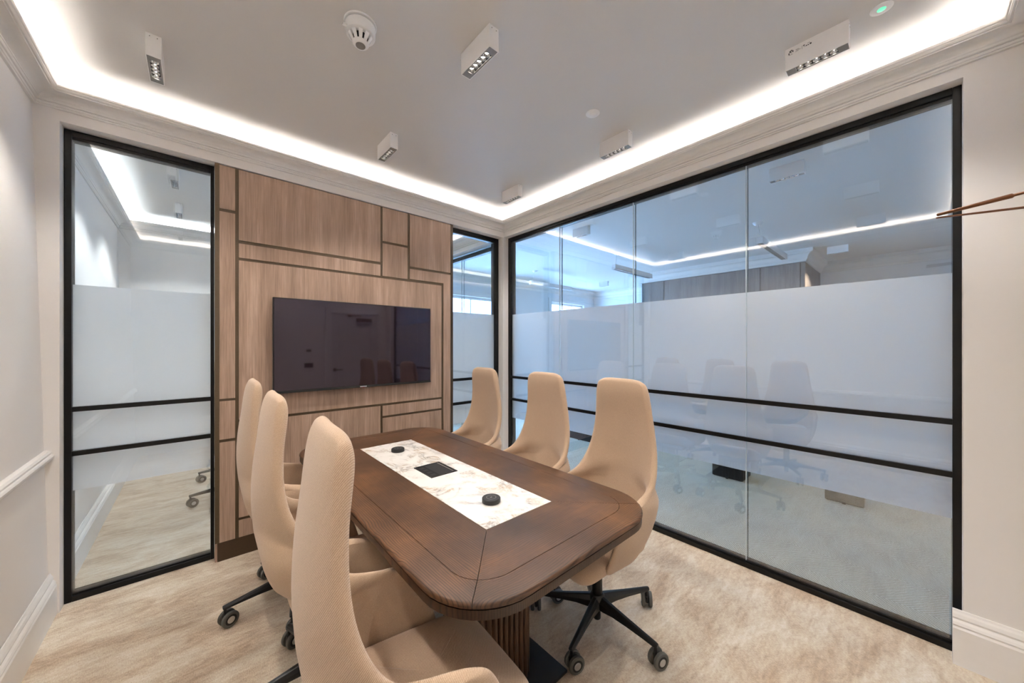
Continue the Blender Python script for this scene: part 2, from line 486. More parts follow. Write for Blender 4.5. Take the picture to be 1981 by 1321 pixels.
strip(XW-e-wd, XW-e, 3.09+.09, 5.46-.09, 'white cove light strip seen through the narrow pane beside the corner', 'room behind')

# ------------------------------------------------------------------ glazed partitions
def glaz(name, axis, face, a0, a1, ztop, joints, thick=.075, sw=.026, flip=1, bars=True, swR=None, frost=True, near_off=.0):
    """axis 'x': screen runs along x at y=face; axis 'y': runs along y at x=face. flip: side on which the rest lies"""
    def bb(u0,u1,d0,d1,z0,z1):
        dd0, dd1 = sorted((face+flip*d0, face+flip*d1))
        return (u0,u1,dd0,dd1,z0,z1) if axis == 'x' else (dd0,dd1,u0,u1,z0,z1)
    swR = swR or sw
    root = empty(name, ((a0+a1)/2, face, 0) if axis == 'x' else (face, (a0+a1)/2, 0)); struct(root)
    box('stile', *bb(a0,a0+sw,0,thick,0,ztop), 'black_frame', root, .002)
    box('stile', *bb(a1-swR,a1,0,thick,0,ztop), 'black_frame', root, .002)
    box('head_rail', *bb(a0+sw,a1-swR,0,thick,ztop-.030,ztop), 'black_frame', root, .002)
    box('head_bead', *bb(a0+sw,a1-swR,.012,thick-.01,ztop-.045,ztop-.030), 'black_frame', root)
    box('sill_rail', *bb(a0+sw,a1-swR,0,thick,0,.030), 'black_frame', root, .002)
    box('sill_bead', *bb(a0+sw,a1-swR,.010,thick-.01,.030,.040), 'black_frame', root)
    us = [a0+sw] + list(joints) + [a1-swR]
    for i in range(len(us)-1):
        u0, u1 = us[i] + (.002 if i else 0), us[i+1] - (.002 if i < len(us)-2 else 0)
        p = box('glass_pane', *bb(u0,u1,.016,.026,.040,ztop-.045), 'glass_clear', root)
        if frost:
            box('frosted_film', *bb(u0,u1,.0262,.0266,FB,FT), 'frost', root)
        p = box('glass_pane', *bb(u0,u1,.050,.060,.040,ztop-.045), 'glass_outer', root)
    for j in joints:
        box('glass_joint', *bb(j-.0019,j+.0019,.0155,.0258,.040,ztop-.045), 'joint', root)
        box('glass_joint', *bb(j-.0019,j+.0019,.050,.060,.040,ztop-.045), 'joint_edge', root)
    if bars:
        for z in (R1, R2):
            box('glazing_bar', *bb(a0+sw,a1-swR,.000,.0155,z-.026,z), 'black_frame', root, .0015)
            box('glazing_bar', *bb(a0+sw,a1-swR,.0605,.074,z-.026,z), 'black_frame', root, .0015)
    return root
glaz('window_1', 'x', YF, -.5255, .0865, ZH, [], sw=.026, swR=.018)
glaz('window_2', 'x', YF, 1.835, 2.463, ZH, [], sw=.026, swR=.045)
glaz('window_3', 'y', XF, -.152, 2.9155, ZH+.007, [.6805, 1.4449, 2.1994], sw=.026, swR=.040)
glaz('window_4', 'y', XF, 3.10, 5.44, ZH-.02, [3.85, 4.6], sw=.03, swR=.03)

# ------------------------------------------------------------------ timber panelling behind the screen
PY = 2.924
pw = empty('wall_panelling', (.965, PY+.01, 0))
tag(pw, 'pale vertical-grain timber panelling with bronze inlay strips behind the black screen', 'wall panelling')
box('backing_board', .089, 1.841, PY+.006, 2.944, .118, ZH, 'bronze', pw)
box('edge_trim', .087, .110, PY-.001, 2.975, .118, ZH+.002, 'bronze', pw, .001)
box('edge_trim', 1.815, 1.843, PY-.001, 2.975, .118, ZH+.002, 'bronze_dark', pw, .001)
box('plinth', .100, 1.836, PY-.002, 2.944, 0, .118, 'bronze_dark', pw, .001)
box('plinth_return', .0875,.0995,PY+.004,2.975,0,.1175,'panel_wood',pw)
panels = [(.110,.189,.118,.755),(.110,.189,.774,1.018),(.110,.189,1.034,2.232),(.110,.189,2.251,ZH-.003),
 (.208,1.141,2.065,ZH-.003),(.208,1.141,1.951,2.044),(1.160,1.380,2.246,ZH-.003),(1.160,1.380,1.954,2.226),
 (1.401,1.815,2.067,ZH-.003),(1.739,1.815,.118,2.047),(1.401,1.739,1.958,2.047),
 (.208,1.717,.890,1.933),(.208,1.141,.246,.871),(.208,1.141,.118,.228),(1.160,1.717,.786,.871),(1.160,1.717,.118,.767)]
for x0,x1,z0,z1 in panels: box('wood_panel', x0,x1,PY,PY+.0065,z0,z1,'panel_wood',pw)

# ------------------------------------------------------------------ screen
tv = empty('television', (.99, 2.90, 1.04))
tag(tv, 'large flat black television mounted on the timber panelling', 'television')
TX0, TX1, TZ0, TZ1, TY = .389, 1.580, 1.043, 1.7055, 2.880
box('cabinet', TX0,TX1,TY,TY+.030,TZ0,TZ1,'screen_bezel',tv,.003)
box('screen', TX0+.007,TX1-.007,TY-.0012,TY,TZ0+.018,TZ1-.007,'tv_screen',tv)
box('bottom_bezel', TX0,TX1,TY-.004,TY,TZ0,TZ0+.014,'plate_black',tv,.0015)
box('wall_bracket', .58,1.40,TY+.030,PY-.0005,TZ0+.03,TZ1-.12,'black_metal',tv)
lg = boxes('maker_mark', [(.962+i*.0075,.968+i*.0075,TY-.0048,TY-.004,TZ0+.004,TZ0+.011) for i in range(7)],'logo_white',tv)
box('standby_light', .984,.990,TY-.0050,TY-.004,TZ0-.003,TZ0+.0005,'red_led',tv)

# ------------------------------------------------------------------ ceiling downlights
def downlight(x, y, label, group='white box downlights on the meeting room ceiling', lit=True, watts=None, col=None, L=.212, Wd=.050, H=.096, print_=False):
    root = empty('ceiling_downlight', (x, y, ZC)); tag(root, label, 'downlight', group)
    x0,x1,y0,y1,z0 = x-Wd/2, x+Wd/2, y-L/2, y+L/2, ZC-H
    t_ = .003
    V, F = [], []
    for b in [(x0,x0+t_,y0,y1,z0,ZC),(x1-t_,x1,y0,y1,z0,ZC),(x0+t_,x1-t_,y0,y0+t_,z0,ZC),(x0+t_,x1-t_,y1-t_,y1,z0,ZC)]:
        v, f = boxgeo(*b); n = len(V); V += v; F += [tuple(i+n for i in q) for q in f]
    mesh_obj('housing', V, F, 'white_metal', root)
    gx, gy = .0155, .071      # aperture half sizes
    boxes('bezel', [(x0+t_,x-gx,y0+t_,y1-t_,z0+.001,z0+.004),(x+gx,x1-t_,y0+t_,y1-t_,z0+.001,z0+.004),
                    (x-gx,x+gx,y0+t_,y-gy,z0+.001,z0+.004),(x-gx,x+gx,y+gy,y1-t_,z0+.001,z0+.004)], 'grey_bezel', root)
    box('lamp_tray', x-gx-.002,x+gx+.002,y-gy-.002,y+gy+.002,z0+.0185,z0+.021,'socket_dark',root)
    boxes('aperture_wall', [(x-gx-.002,x-gx,y-gy,y+gy,z0+.004,z0+.0185),(x+gx,x+gx+.002,y-gy,y+gy,z0+.004,z0+.0185)], 'socket_dark', root)
    for i in range(5):
        cy = y + (i-2)*.0284
        V, F = [], []; sg = 16
        for (r, z) in ((.0138, z0+.004), (.0125, z0+.008), (.0105, z0+.012), (.0075, z0+.0165)):
            for k in range(sg): a = 2*PI*k/sg; V.append((x+r*math.cos(a)*1.08, cy+r*math.sin(a), z))
        for q in range(3):
            for k in range(sg): F.append((q*sg+k, q*sg+(k+1)%sg, (q+1)*sg+(k+1)%sg, (q+1)*sg+k))
        rf = mesh_obj('reflector', V, F, 'chrome', root, smooth=True)
        lp = lathe('lamp', [(.0072, z0+.0145), (.0072, z0+.0165)], 'lamp' if lit else 'socket_dark', rf, (0,0,0), 12)
        lp.data.transform(Matrix.Translation((0, 0, -(z0+.004)))); 
        lp.location = (0, 0, 0)
    for sx in (-.012, .012):   # end screws
        lathe('screw', [(.0018, -.0006), (.0018, .0)], 'mark_ink', root, (0,0,0), 8, axis='y').location = (sx, -L/2, -.012)
    if print_:
        mk = []
        for (a, b_, c_, d_) in [(.094,.090,-.022,-.030),(.090,.086,-.014,-.022),(.086,.080,-.012,-.016),(.080,.076,-.016,-.024),(.092,.078,-.031,-.032),(.0855,.0835,-.017,-.026),
             (.068,.056,-.020,-.0215),(.066,.050,-.0245,-.0255),(.070,.058,-.028,-.0288),(.046,.0452,-.016,-.030),(.042,.036,-.016,-.020),(.040,.030,-.0245,-.0255),(.032,.028,-.022,-.026),(.026,.022,-.022,-.026),(.019,.013,-.020,-.026),(.028,.018,-.0155,-.0165)]:
            y_a, y_b = sorted((y+a, y+b_)); mk.append((x0-.0004,x0,y_a,y_b,ZC+d_,ZC+c_))
        boxes('printed_marks', mk, 'mark_ink', root)
    if lit:
        ld = bpy.data.lights.new('downlight_beam', 'SPOT'); ld.energy = watts or SPOT_W; ld.color = col or SPOT_COL
        ld.spot_size = math.radians(118); ld.spot_blend = .55; ld.shadow_soft_size = .022
        lo = bpy.data.objects.new('downlight_beam', ld); COL.objects.link(lo); lo.parent = root; lo.location = (0, 0, -H-.004)
    return root
GX, GY = (-.139, .940, 2.037), (.275, 1.276, 2.289)
names = {(0,2):'white box downlight near the left wall over the left glass pane', (1,2):'white box downlight above the television',
 (2,2):'smallest white box downlight nearest the far cornice corner', (1,1):'white box downlight with glowing lamps in mid ceiling',
 (2,1):'white box downlight beside the small round ceiling sensor near the glass wall', (2,0):'white box downlight with printed black marks at upper right',
 (0,1):'white box downlight overhead near the left wall, second from the panelling', (0,0):'white box downlight overhead in the corner by the left wall and door wall', (1,0):'white box downlight overhead midway along the door wall'}
for i in range(3):
    for j in range(3): downlight(GX[i], GY[j], names[(i,j)], print_=(i==2 and j==0))
downlight(-.125, 3.82, 'nearer white box downlight seen through the left glass pane', 'downlights in the room behind', watts=30.0, col=(.88,.95,1.0))
downlight(-.125, 4.72, 'farther white box downlight seen through the left glass pane', 'downlights in the room behind', watts=30.0, col=(.88,.95,1.0))
downlight(1.60, 4.30, 'white box downlight in the middle of the room behind the panelling', 'downlights in the room behind', watts=30.0, col=(.88,.95,1.0))
for x, y, l in ((3.31,.617,'white box downlight behind the tall right pane of the glass wall'), (3.31,2.518,'white box downlight behind the second pane from the corner'),
                (6.52,4.365,'distant white box downlight near the far office window'), (6.54,2.52,'distant white box downlight above the grey timber cladding'), (6.53,.66,'distant white box downlight beyond the right pane at the grey timber end'),
                ):
    downlight(x, y, l, 'downlights in the office beyond the glass', watts=(24.0 if x < 4 and y < 1 else 16.0 if x < 4 else 52.0), col=((1,.82,.62) if y < 1 else (1,.90,.78)))

# ------------------------------------------------------------------ ceiling devices
sd = empty('smoke_detector', (.515, 1.535, ZC)); tag(sd, 'round white smoke detector on the ceiling', 'smoke detector')
def at(o, *l): o.location = l; return o
lathe('base_ring', [(.062,-.006),(.064,-.003),(.064,0)], 'white_plastic', sd, (0,0,0), 40)
lathe('shadow_gap', [(.052,-.012),(.052,-.006)], 'grey_bezel', sd, (0,0,0), 40)
lathe('body', [(.050,-.052),(.056,-.050),(.058,-.046),(.059,-.012),(.056,-.0105)], 'white_plastic', sd, (0,0,0), 40)
lathe('chamber', [(.022,-.082),(.026,-.079),(.030,-.072),(.030,-.052)], 'socket_dark', sd, (0,0,0), 32)
for k in range(10):
    a = 2*PI*k/10
    V = []
    for (r, z, w) in ((.031,-.080,.006),(.046,-.052,.0085)):
        for s_ in (-1,1): V.append((r*math.cos(a)-s_*w*math.sin(a), r*math.sin(a)+s_*w*math.cos(a), z))
        for s_ in (-1,1): V.append(((r-.004)*math.cos(a)-s_*w*math.sin(a), (r-.004)*math.sin(a)+s_*w*math.cos(a), z+.001))
    o = mesh_obj('rib', V, [(0,1,5,4),(2,6,7,3),(0,4,6,2),(1,3,7,5),(0,2,3,1),(4,5,7,6)], 'white_plastic', None, center=False); o.parent = sd
lathe('cap', [(.022,-.0905),(.029,-.088),(.033,-.082),(.031,-.078)], 'white_plastic', sd, (0,0,0), 32)
lathe('test_button', [(.019,-.0915),(.019,-.0905)], 'grey_bezel', sd, (0,0,0), 28)
o = box('tab', -.072,-.054,-.012,.000,-.046,-.040,'white_plastic'); o.parent = sd

ps = empty('ceiling_sensor', (1.723, 1.229, ZC)); tag(ps, 'small round white sensor set into the ceiling', 'sensor')
lathe('flange', [(.036,-.004),(.040,-.001),(.040,0)], 'white_plastic', ps, (0,0,0), 32)
lathe('lens', [(.004,-.012),(.012,-.010),(.018,-.005),(.020,-.0035)], 'white_metal', ps, (0,0,0), 24)
gl_ = empty('emergency_light', (2.048, .077, ZC)); tag(gl_, 'tiny round ceiling fitting glowing green', 'emergency light')
lathe('flange', [(.030,-.004),(.034,-.001),(.034,0)], 'white_plastic', gl_, (0,0,0), 32)
lathe('green_lens', [(.0105,-.0055),(.0135,-.004)], 'green_led', gl_, (0,0,0), 24)

# ------------------------------------------------------------------ door behind the camera, its closer and switches (mirrored in the screen)
dr = empty('door_1', ((DX0+DX1)/2, YN, 0)); struct(dr)
box('leaf', DX0+.03,DX1-.03,YN-.05,YN-.008,.006,DZ-.03,'door_paint',dr,.002)
boxes('panel_moulding', [(DX0+.13,DX1-.13,YN-.008,YN-.002,1.68,1.70),(DX0+.13,DX1-.13,YN-.008,YN-.002,.25,.27),(DX0+.13,DX0+.15,YN-.008,YN-.002,.27,1.68),(DX1-.15,DX1-.13,YN-.008,YN-.002,.27,1.68)],'door_paint',dr)
boxes('lining', [(DX0,DX0+.028,YN-.15,YN,0,DZ),(DX1-.028,DX1,YN-.15,YN,0,DZ),(DX0+.028,DX1-.028,YN-.15,YN,DZ-.028,DZ)],'trim_paint',dr)
boxes('architrave', [(DX0-.07,DX0+.012,YN,YN+.018,0,DZ+.07),(DX1-.012,DX1+.07,YN,YN+.018,0,DZ+.07),(DX0+.012,DX1-.012,YN,YN+.018,DZ-.012,DZ+.07)],'trim_paint',dr,.003)
hd = lathe('door_handle', [(.026,-.008),(.026,.002)], 'closer_bronze', dr, (0,0,0), 20, axis='y'); hd.location = (DX0+.07-(DX0+DX1)/2, .002, .98)
box('lever', DX0+.06,DX0+.18,YN+.03,YN+.045,.972,.988,'closer_bronze',dr,.004)
cl = empty('door_closer', (2.12, YN, 1.80)); tag(cl, 'brown metal door closer arms reaching in at the right edge', 'door closer')
box('closer_body', 1.98,2.22,YN-.007,YN+.045,1.755,1.815,'closer_bronze',cl,.006)
def rod(name, p0, p1, r0, r1, mat, parent, seg=12, flat=1.0):
    p0, p1 = Vector(p0), Vector(p1); d = (p1-p0).normalized(); u = d.cross(Vector((0,0,1))).normalized(); w = u.cross(d)
    V = []
    for p, r in ((p0, r0*.6), (p0+d*r0*.5, r0), (p1-d*r1*.5, r1), (p1, r1*.6)):
        for k in range(seg): a = 2*PI*k/seg; V.append(p + u*r*math.cos(a) + w*r*flat*math.sin(a))
    F = []
    for i in range(3):
        for k in range(seg): F.append((i*seg+k, i*seg+(k+1)%seg, (i+1)*seg+(k+1)%seg, (i+1)*seg+k))
    F += [tuple(range(seg)), tuple(3*seg+k for k in range(seg))]
    o = mesh_obj(name, V, F, mat, parent, smooth=False); shade_auto(o); return o
EL = (1.955, -.062, 1.838)
rod('fore_arm', (1.905,-.215,1.846), EL, .0075, .0050, 'closer_bronze', cl)
rod('fore_arm_end', (1.872,-.318,1.852), (1.905,-.213,1.846), .0045, .0045, 'closer_bronze', cl)
rod('main_arm', (2.035,-.318,1.826), (1.953,-.060,1.828), .0085, .0055, 'closer_bronze', cl, flat=.5)
rod('elbow_pin', (1.955,-.062,1.822), (1.955,-.062,1.843), .006, .006, 'closer_bronze', cl)
box('shoe', 1.845,1.90,YN,YN+.03,1.838,1.866,'closer_bronze',cl,.003)
rod('spindle', (2.035,-.318,1.80), (2.035,-.318,1.834), .010, .010, 'closer_bronze', cl)
o = empty('light_switch', (1.28,YN,1.24)); tag(o,'small bronze switch plate on the door wall','switch')
box('plate',1.245,1.315,YN,YN+.008,1.27,1.31,'closer_bronze',o,.002); box('rocker',1.27,1.29,YN+.008,YN+.012,1.28,1.30,'bronze_dark',o)
o = empty('control_panel', (1.28,YN,1.02)); tag(o,'wide bronze control plate below the switch on the door wall','control panel')
box('plate',1.22,1.34,YN,YN+.010,1.03,1.10,'bronze_dark',o,.002); box('rocker',1.25,1.31,YN+.010,YN+.014,1.05,1.08,'closer_bronze',o)

# ------------------------------------------------------------------ meeting table
T0, T1, U0, U1, ZT = .450, 1.395, .662, 2.566, .740
tb = empty('meeting_table', ((T0+T1)/2, (U0+U1)/2, 0))
tag(tb, 'dark oak meeting table with rounded corners and white marble inlay', 'table')
def outline(ins, r=.205, n=10):
    """rounded rectangle, four groups of n+1 points, starting at the corner (x0,y0)"""
    pts = []
    rr = max(.001, r-ins)
    for cx, cy, a0 in ((T0+r, U0+r, PI), (T1-r, U0+r, 1.5*PI), (T1-r, U1-r, 0), (T0+r, U1-r, .5*PI)):
        for k in range(n+1):
            a = a0 + (PI/2)*k/n; pts.append((cx+rr*math.cos(a), cy+rr*math.sin(a)))
    return pts
NC = 10; TOT = 4*(NC+1)
BAND = .088
def seg_idx(side):   # points from the middle of one corner to the middle of the next
    s = side*(NC+1) + NC//2
    return [(s+k) % TOT for k in range(NC+2)]
prof_band = [(BAND-.0008, ZT-.019),(BAND-.0008, ZT-.0012),(BAND-.0020, ZT),(.014, ZT),(.007, ZT-.0015),(.003, ZT-.005),(.0, ZT-.010),(.0, ZT-.015),(.003, ZT-.019)]
rings = [outline(i) for i, z in prof_band]
def miter_trim(pts, g):
    """pull the two end points of a segment a touch inwards so that the mitre shows as a joint"""
    a, b = Vector(pts[0]), Vector(pts[1]); c, d = Vector(pts[-1]), Vector(pts[-2])
    pts = list(pts); pts[0] = tuple(a+(b-a).normalized()*g); pts[-1] = tuple(c+(d-c).normalized()*g); return pts
for side, mat in ((0,'oak_x'),(1,'oak_y'),(2,'oak_x'),(3,'oak_y')):
    idx = seg_idx(side); V, F = [], []
    k = len(prof_band)
    cols = [miter_trim([rings[q][i] for i in idx], .0009) for q in range(k)]
    for i in range(len(idx)):
        for q in range(k): V.append((cols[q][i][0], cols[q][i][1], prof_band[q][1]))
    for i in range(len(idx)-1):
        for q in range(k): F.append((i*k+q, (i+1)*k+q, (i+1)*k+(q+1)%k, i*k+(q+1)%k))
    F += [tuple(range(k)), tuple((len(idx)-1)*k+q for q in range(k))]
    o = mesh_obj('border_band', V, F, mat, tb); shade_auto(o, .6)
MX0, MX1, MY0, MY1 = .750, 1.083, .975, 2.240
mc = [(MX0,MY0),(MX1,MY0),(MX1,MY1),(MX0,MY1)]
inner = outline(BAND+.0008)
for side, mat in ((0,'oak_x'),(1,'oak_y'),(2,'oak_x'),(3,'oak_y')):
    idx = seg_idx(side)
    pts = miter_trim([inner[i] for i in idx], .0009)
    a, b_ = Vector(mc[side]), Vector(mc[(side+1)%4]); dd = (b_-a).normalized()*.0009
    poly = pts + [tuple(b_-dd), tuple(a+dd)]
    n = len(poly)
    V = [(x,y,ZT-.0004) for x,y in poly] + [(x,y,ZT-.019) for x,y in poly]
    F = [tuple(range(n)), tuple(range(2*n-1, n-1, -1))] + [(i,(i+1)%n,n+(i+1)%n,n+i) for i in range(n)]
    mesh_obj('field_panel', V, F, mat, tb)
box('marble_inlay', MX0+.0007,MX1-.0007,MY0+.0007,MY1-.0007,ZT-.019,ZT+.0004,'marble',tb)
def prism(name, pts, z0, z1, mat, parent):
    n = len(pts); V = [(x,y,z0) for x,y in pts] + [(x,y,z1) for x,y in pts]
    F = [tuple(range(n-1,-1,-1)), tuple(range(n,2*n))] + [(i,(i+1)%n,n+(i+1)%n,n+i) for i in range(n)]
    return mesh_obj(name, V, F, mat, parent)
prism('core_board', outline(.010), ZT-.0215, ZT-.0192, 'socket_dark', tb)
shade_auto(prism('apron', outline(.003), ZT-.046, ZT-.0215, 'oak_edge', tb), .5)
# two fluted pedestals on black floor plates
def pedestal(yc, hx=.150, hy=.150):
    xc = (T0+T1)/2 - .005
    ped_z0, ped_z1 = .012, ZT-.046
    r = .075
    def rr(ins):
        P = []
        for cx, cy, a0 in ((-hx+r,-hy+r,PI),(hx-r,-hy+r,1.5*PI),(hx-r,hy-r,0),(-hx+r,hy-r,.5*PI)):
            for k in range(7): a = a0+(PI/2)*k/6; P.append((xc+cx+(r-ins)*math.cos(a), yc+cy+(r-ins)*math.sin(a)))
        return P
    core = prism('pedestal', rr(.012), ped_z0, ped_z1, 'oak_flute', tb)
    # flutes along the perimeter
    P = rr(.012); P2 = P+[P[0]]
    L = [0]
    for a, b in zip(P2, P2[1:]): L.append(L[-1]+math.dist(a,b))
    n = int(L[-1]/.0265)
    me0 = None
    for q in range(n):
        s = L[-1]*q/n; i = max(k for k in range(len(P)) if L[k] <= s+1e-9); tt = (s-L[i])/max(1e-9, L[i+1]-L[i])
        a, b = Vector(P2[i]), Vector(P2[i+1]); p = a.lerp(b, tt); d = (b-a).normalized(); ang = math.atan2(-d.x, d.y)
        if me0 is None:
            V, F = [], []; m = 7
            for z in (0, ped_z1-ped_z0-.001):
                for k in range(m): aa = -PI/2+PI*k/(m-1); V.append((.014*math.cos(aa), .0120*math.sin(aa), z))
            F = [(k,k+1,m+k+1,m+k) for k in range(m-1)] + [tuple(range(m-1,-1,-1)), tuple(range(m,2*m)), (m-1,0,m,2*m-1)]
            o = mesh_obj('flute', V, F, 'oak_flute', None, center=False); shade_auto(o, .9); me0 = o.data
        else:
            o = bpy.data.objects.new('flute', me0); COL.objects.link(o)
        o.parent = core; o.location = Vector((p.x, p.y, ped_z0)) - wloc(core); o.rotation_euler = (0,0,ang)
    pl_ = prism('floor_plate', [(xc-.25,yc-.235),(xc+.25,yc-.235),(xc+.25,yc+.235),(xc-.25,yc+.235)], .0005, .012, 'plate_black', tb); bev(pl_, .002)
pedestal(1.195); pedestal(2.035)

# things on the table
pmx0, pmx1, pmy0, pmy1 = .841, .988, 1.525, 1.708
pm = empty('power_module', ((pmx0+pmx1)/2, (pmy0+pmy1)/2, ZT)); tag(pm, 'flush square black power module in the middle of the marble', 'power module')
zz = ZT+.0004
boxes('surround', [(pmx0,pmx1,pmy0,pmy0+.006,zz,zz+.0035),(pmx0,pmx1,pmy1-.006,pmy1,zz,zz+.0035),(pmx0,pmx0+.006,pmy0+.006,pmy1-.006,zz,zz+.0035),(pmx1-.006,pmx1,pmy0+.006,pmy1-.006,zz,zz+.0035)],'black_metal',pm)
box('lid', pmx0+.048,pmx1-.007,pmy0+.007,pmy1-.007,zz,zz+.003,'black_plastic',pm,.0008)
box('socket_tray', pmx0+.006,pmx0+.047,pmy0+.006,pmy1-.006,zz,zz+.0012,'socket_dark',pm)
for k in range(4): box('socket', pmx0+.012,pmx0+.040,pmy0+.018+k*.038,pmy0+.044+k*.038,zz+.0012,zz+.0024,'black_plastic',pm,.0005)
box('lid_groove', pmx1-.020,pmx1-.016,pmy0+.012,pmy1-.012,zz+.003,zz+.0033,'grey_bezel',pm)
def disc(x, y, lab):
    d = empty('wireless_charger', (x, y, ZT+.0004)); tag(d, lab, 'charging pad', 'round charging pads on the marble')
    lathe('body', [(.036,0),(.0375,.002),(.0375,.017),(.0355,.019)], 'black_plastic', d, (0,0,0), 40)
    V, F = [], []; n = 32
    for r in (.0185,.0200):
        for k in range(n): a = 2*PI*k/n; V.append((r*math.cos(a), r*math.sin(a), .0193))
    F = [(k,(k+1)%n,n+(k+1)%n,n+k) for k in range(n)]
    o = mesh_obj('ring_mark', V, F, 'grey_bezel', None, center=False); o.parent = d
    o = boxes('centre_mark', [(-.004,-.001,-.003,.003,.0191,.0194),(.001,.004,-.003,.003,.0191,.0194)], 'grey_bezel'); o.parent = d; o.location = (0,0,.0191)
disc(.904, 2.046, 'round black charging pad on marble at the television end')
disc(.897, 1.135, 'round black charging pad on marble at the near end')

# ------------------------------------------------------------------ chairs
def interp(tab, x):
    if x <= tab[0][0]: return tab[0][1]
    for (a, b), (c, d) in zip(tab, tab[1:]):
        if x <= c:
            t = (x-a)/(c-a); return b+(d-b)*t
    return tab[-1][1]
def sstep(a, b, x):
    t = min(1, max(0, (x-a)/(b-a))); return t*t*(3-2*t)
Wt = [(.40,.194),(.45,.214),(.5,.223),(.56,.229),(.62,.232),(.66,.231),(.70,.224),(.75,.213),(.8,.202),(.9,.183),(1.0,.168),(1.1,.156),(1.16,.149),(1.19,.146),(1.205,.140)]
At = [(.40,.290),(.42,.325),(.47,.345),(.53,.347),(.60,.335),(.635,.318),(.650,.298),(.662,.262),(.672,.205),(.686,.150),(.705,.116),(.74,.088),(.79,.064),(.86,.044),(.95,.030),(1.05,.020),(1.205,.010)]
Bt = [(.40,.135),(.46,.170),(.52,.196),(.6,.218),(.7,.234),(.8,.240),(.9,.236),(1.0,.224),(1.08,.210),(1.15,.198),(1.205,.190)]
Th = [(.40,.020),(.5,.030),(.62,.036),(.8,.046),(.95,.048),(1.03,.046),(1.09,.054),(1.14,.058),(1.18,.050),(1.205,.032)]
def shell_mesh():
    zs = [.40,.425,.455,.49,.525,.56,.59,.615,.634,.646,.655,.662,.668,.676,.688,.706,.735,.775,.82,.87,.92,.97,1.02,1.07,1.115,1.15,1.177,1.195,1.205]
    N = 36
    G = []
    for z0 in zs:
        row = []
        for i in range(N+1):
            s = -1+2*i/N; a = abs(s)
            zb = .515-.115*sstep(.28,.72,a)
            z = zb + (z0-.40)/(.58-.40)*(.58-zb) if z0 < .58 else z0
            z -= .011*sstep(1.0,1.2,z0)
            if z0 > 1.05: z -= .016*((z0-1.05)/.155)**2*a**6
            
            w = interp(Wt, z0); ar = interp(At, z0)
            # blend between a shallow back and the wrapped arm part
            k = sstep(.735,.635,z0)
            f1 = k*math.sin(min(1, a/.66)*PI/2)**.95 + (1-k)*a
            g = (max(0, a-.18*k)/(1-.18*k))**(2.1-.45*k)
            x = math.copysign(w*f1, s)
            y = interp(Bt, z) - ar*g
            row.append(Vector((x, y, z)))
        G.append(row)
    M = len(zs)
    def nrm(i, j):
        a = G[min(i+1,M-1)][j]-G[max(i-1,0)][j]; b = G[i][min(j+1,N)]-G[i][max(j-1,0)]
        n = a.cross(b)
        return n.normalized() if n.length > 1e-9 else Vector((0,1,0))
    V, F = [], []
    out, inn = {}, {}
    for i in range(M):
        for j in range(N+1):
            n = nrm(i,j); a = abs(-1+2*j/N)
            th = interp(Th, zs[i]) * (1-.28*sstep(.55,1,a)*sstep(.75,.6,zs[i]))
            th *= 1-.30*a**5*sstep(.66,.74,zs[i])
            out[i,j] = len(V); V.append(G[i][j] + n*th*.5)
            inn[i,j] = len(V); V.append(G[i][j] - n*th*.5)
    for i in range(M-1):
        for j in range(N):
            F.append((out[i,j],out[i,j+1],out[i+1,j+1],out[i+1,j])); F.append((inn[i,j],inn[i+1,j],inn[i+1,j+1],inn[i,j+1]))
    # rounded rim: a loop of points pushed outwards all round the edge
    per = [(0,j) for j in range(N)] + [(i,N) for i in range(M-1)] + [(M-1,j) for j in range(N,0,-1)] + [(i,0) for i in range(M-1,0,-1)]
    mid = {}
    for (i,j) in per:
        d = Vector((0,0,0))
        if j == 0: d += (G[i][0]-G[i][1]).normalized()
        if j == N: d += (G[i][N]-G[i][N-1]).normalized()
        if i == 0: d += (G[0][j]-G[1][j]).normalized()
        if i == M-1: d += (G[M-1][j]-G[M-2][j]).normalized()
        th = (V[out[i,j]]-V[inn[i,j]]).length
        mid[i,j] = len(V); V.append((V[out[i,j]]+V[inn[i,j]])/2 + d.normalized()*th*.42)
    for a, b in zip(per, per[1:]+per[:1]):
        F.append((out[a],out[b],mid[b],mid[a])); F.append((mid[a],mid[b],inn[b],inn[a]))
    return V, F
def subsurf(o, lv=1):
    m = o.modifiers.new('subdivision','SUBSURF'); m.levels = lv; m.render_levels = lv
    for p in o.data.polygons: p.use_smooth = True
def seat_mesh():
    V, F = [], []
    hx, y0, y1, r, n = .206, -.300, .160, .085, 6
    lev = [(.375,.110,.0),(.385,.060,.0),(.402,.022,.0),(.425,.004,0),(.450,0,0),(.468,.006,1),(.480,.022,1),(.486,.050,1),(.486,.095,1),(.482,.150,1)]
    for z, ins, top in lev:
        for cx, cy, a0 in ((-hx+r,y0+r,PI),(hx-r,y0+r,1.5*PI),(hx-r,y1-r,0),(-hx+r,y1-r,.5*PI)):
            for k in range(n+1):
                a = a0+(PI/2)*k/n
                q = max(.002, r-ins); ex = min(ins, r-.002); rem = ins-ex
                px = cx - math.copysign(rem, cx) + q*math.cos(a)
                cyy = cy + (rem if cy < -.05 else -rem)
                py = cyy + q*math.sin(a)
                zz = z - (.030*sstep(-.12,-.30,py)) + (.012*sstep(-.05,.15,py) if top else 0)
                V.append((px, py, zz))
    m = 4*(n+1)
    for i in range(len(lev)-1):
        for k in range(m): F.append((i*m+k, i*m+(k+1)%m, (i+1)*m+(k+1)%m, (i+1)*m+k))
    F.append(tuple(range(m-1,-1,-1))); F.append(tuple((len(lev)-1)*m+k for k in range(m)))
    return V, F
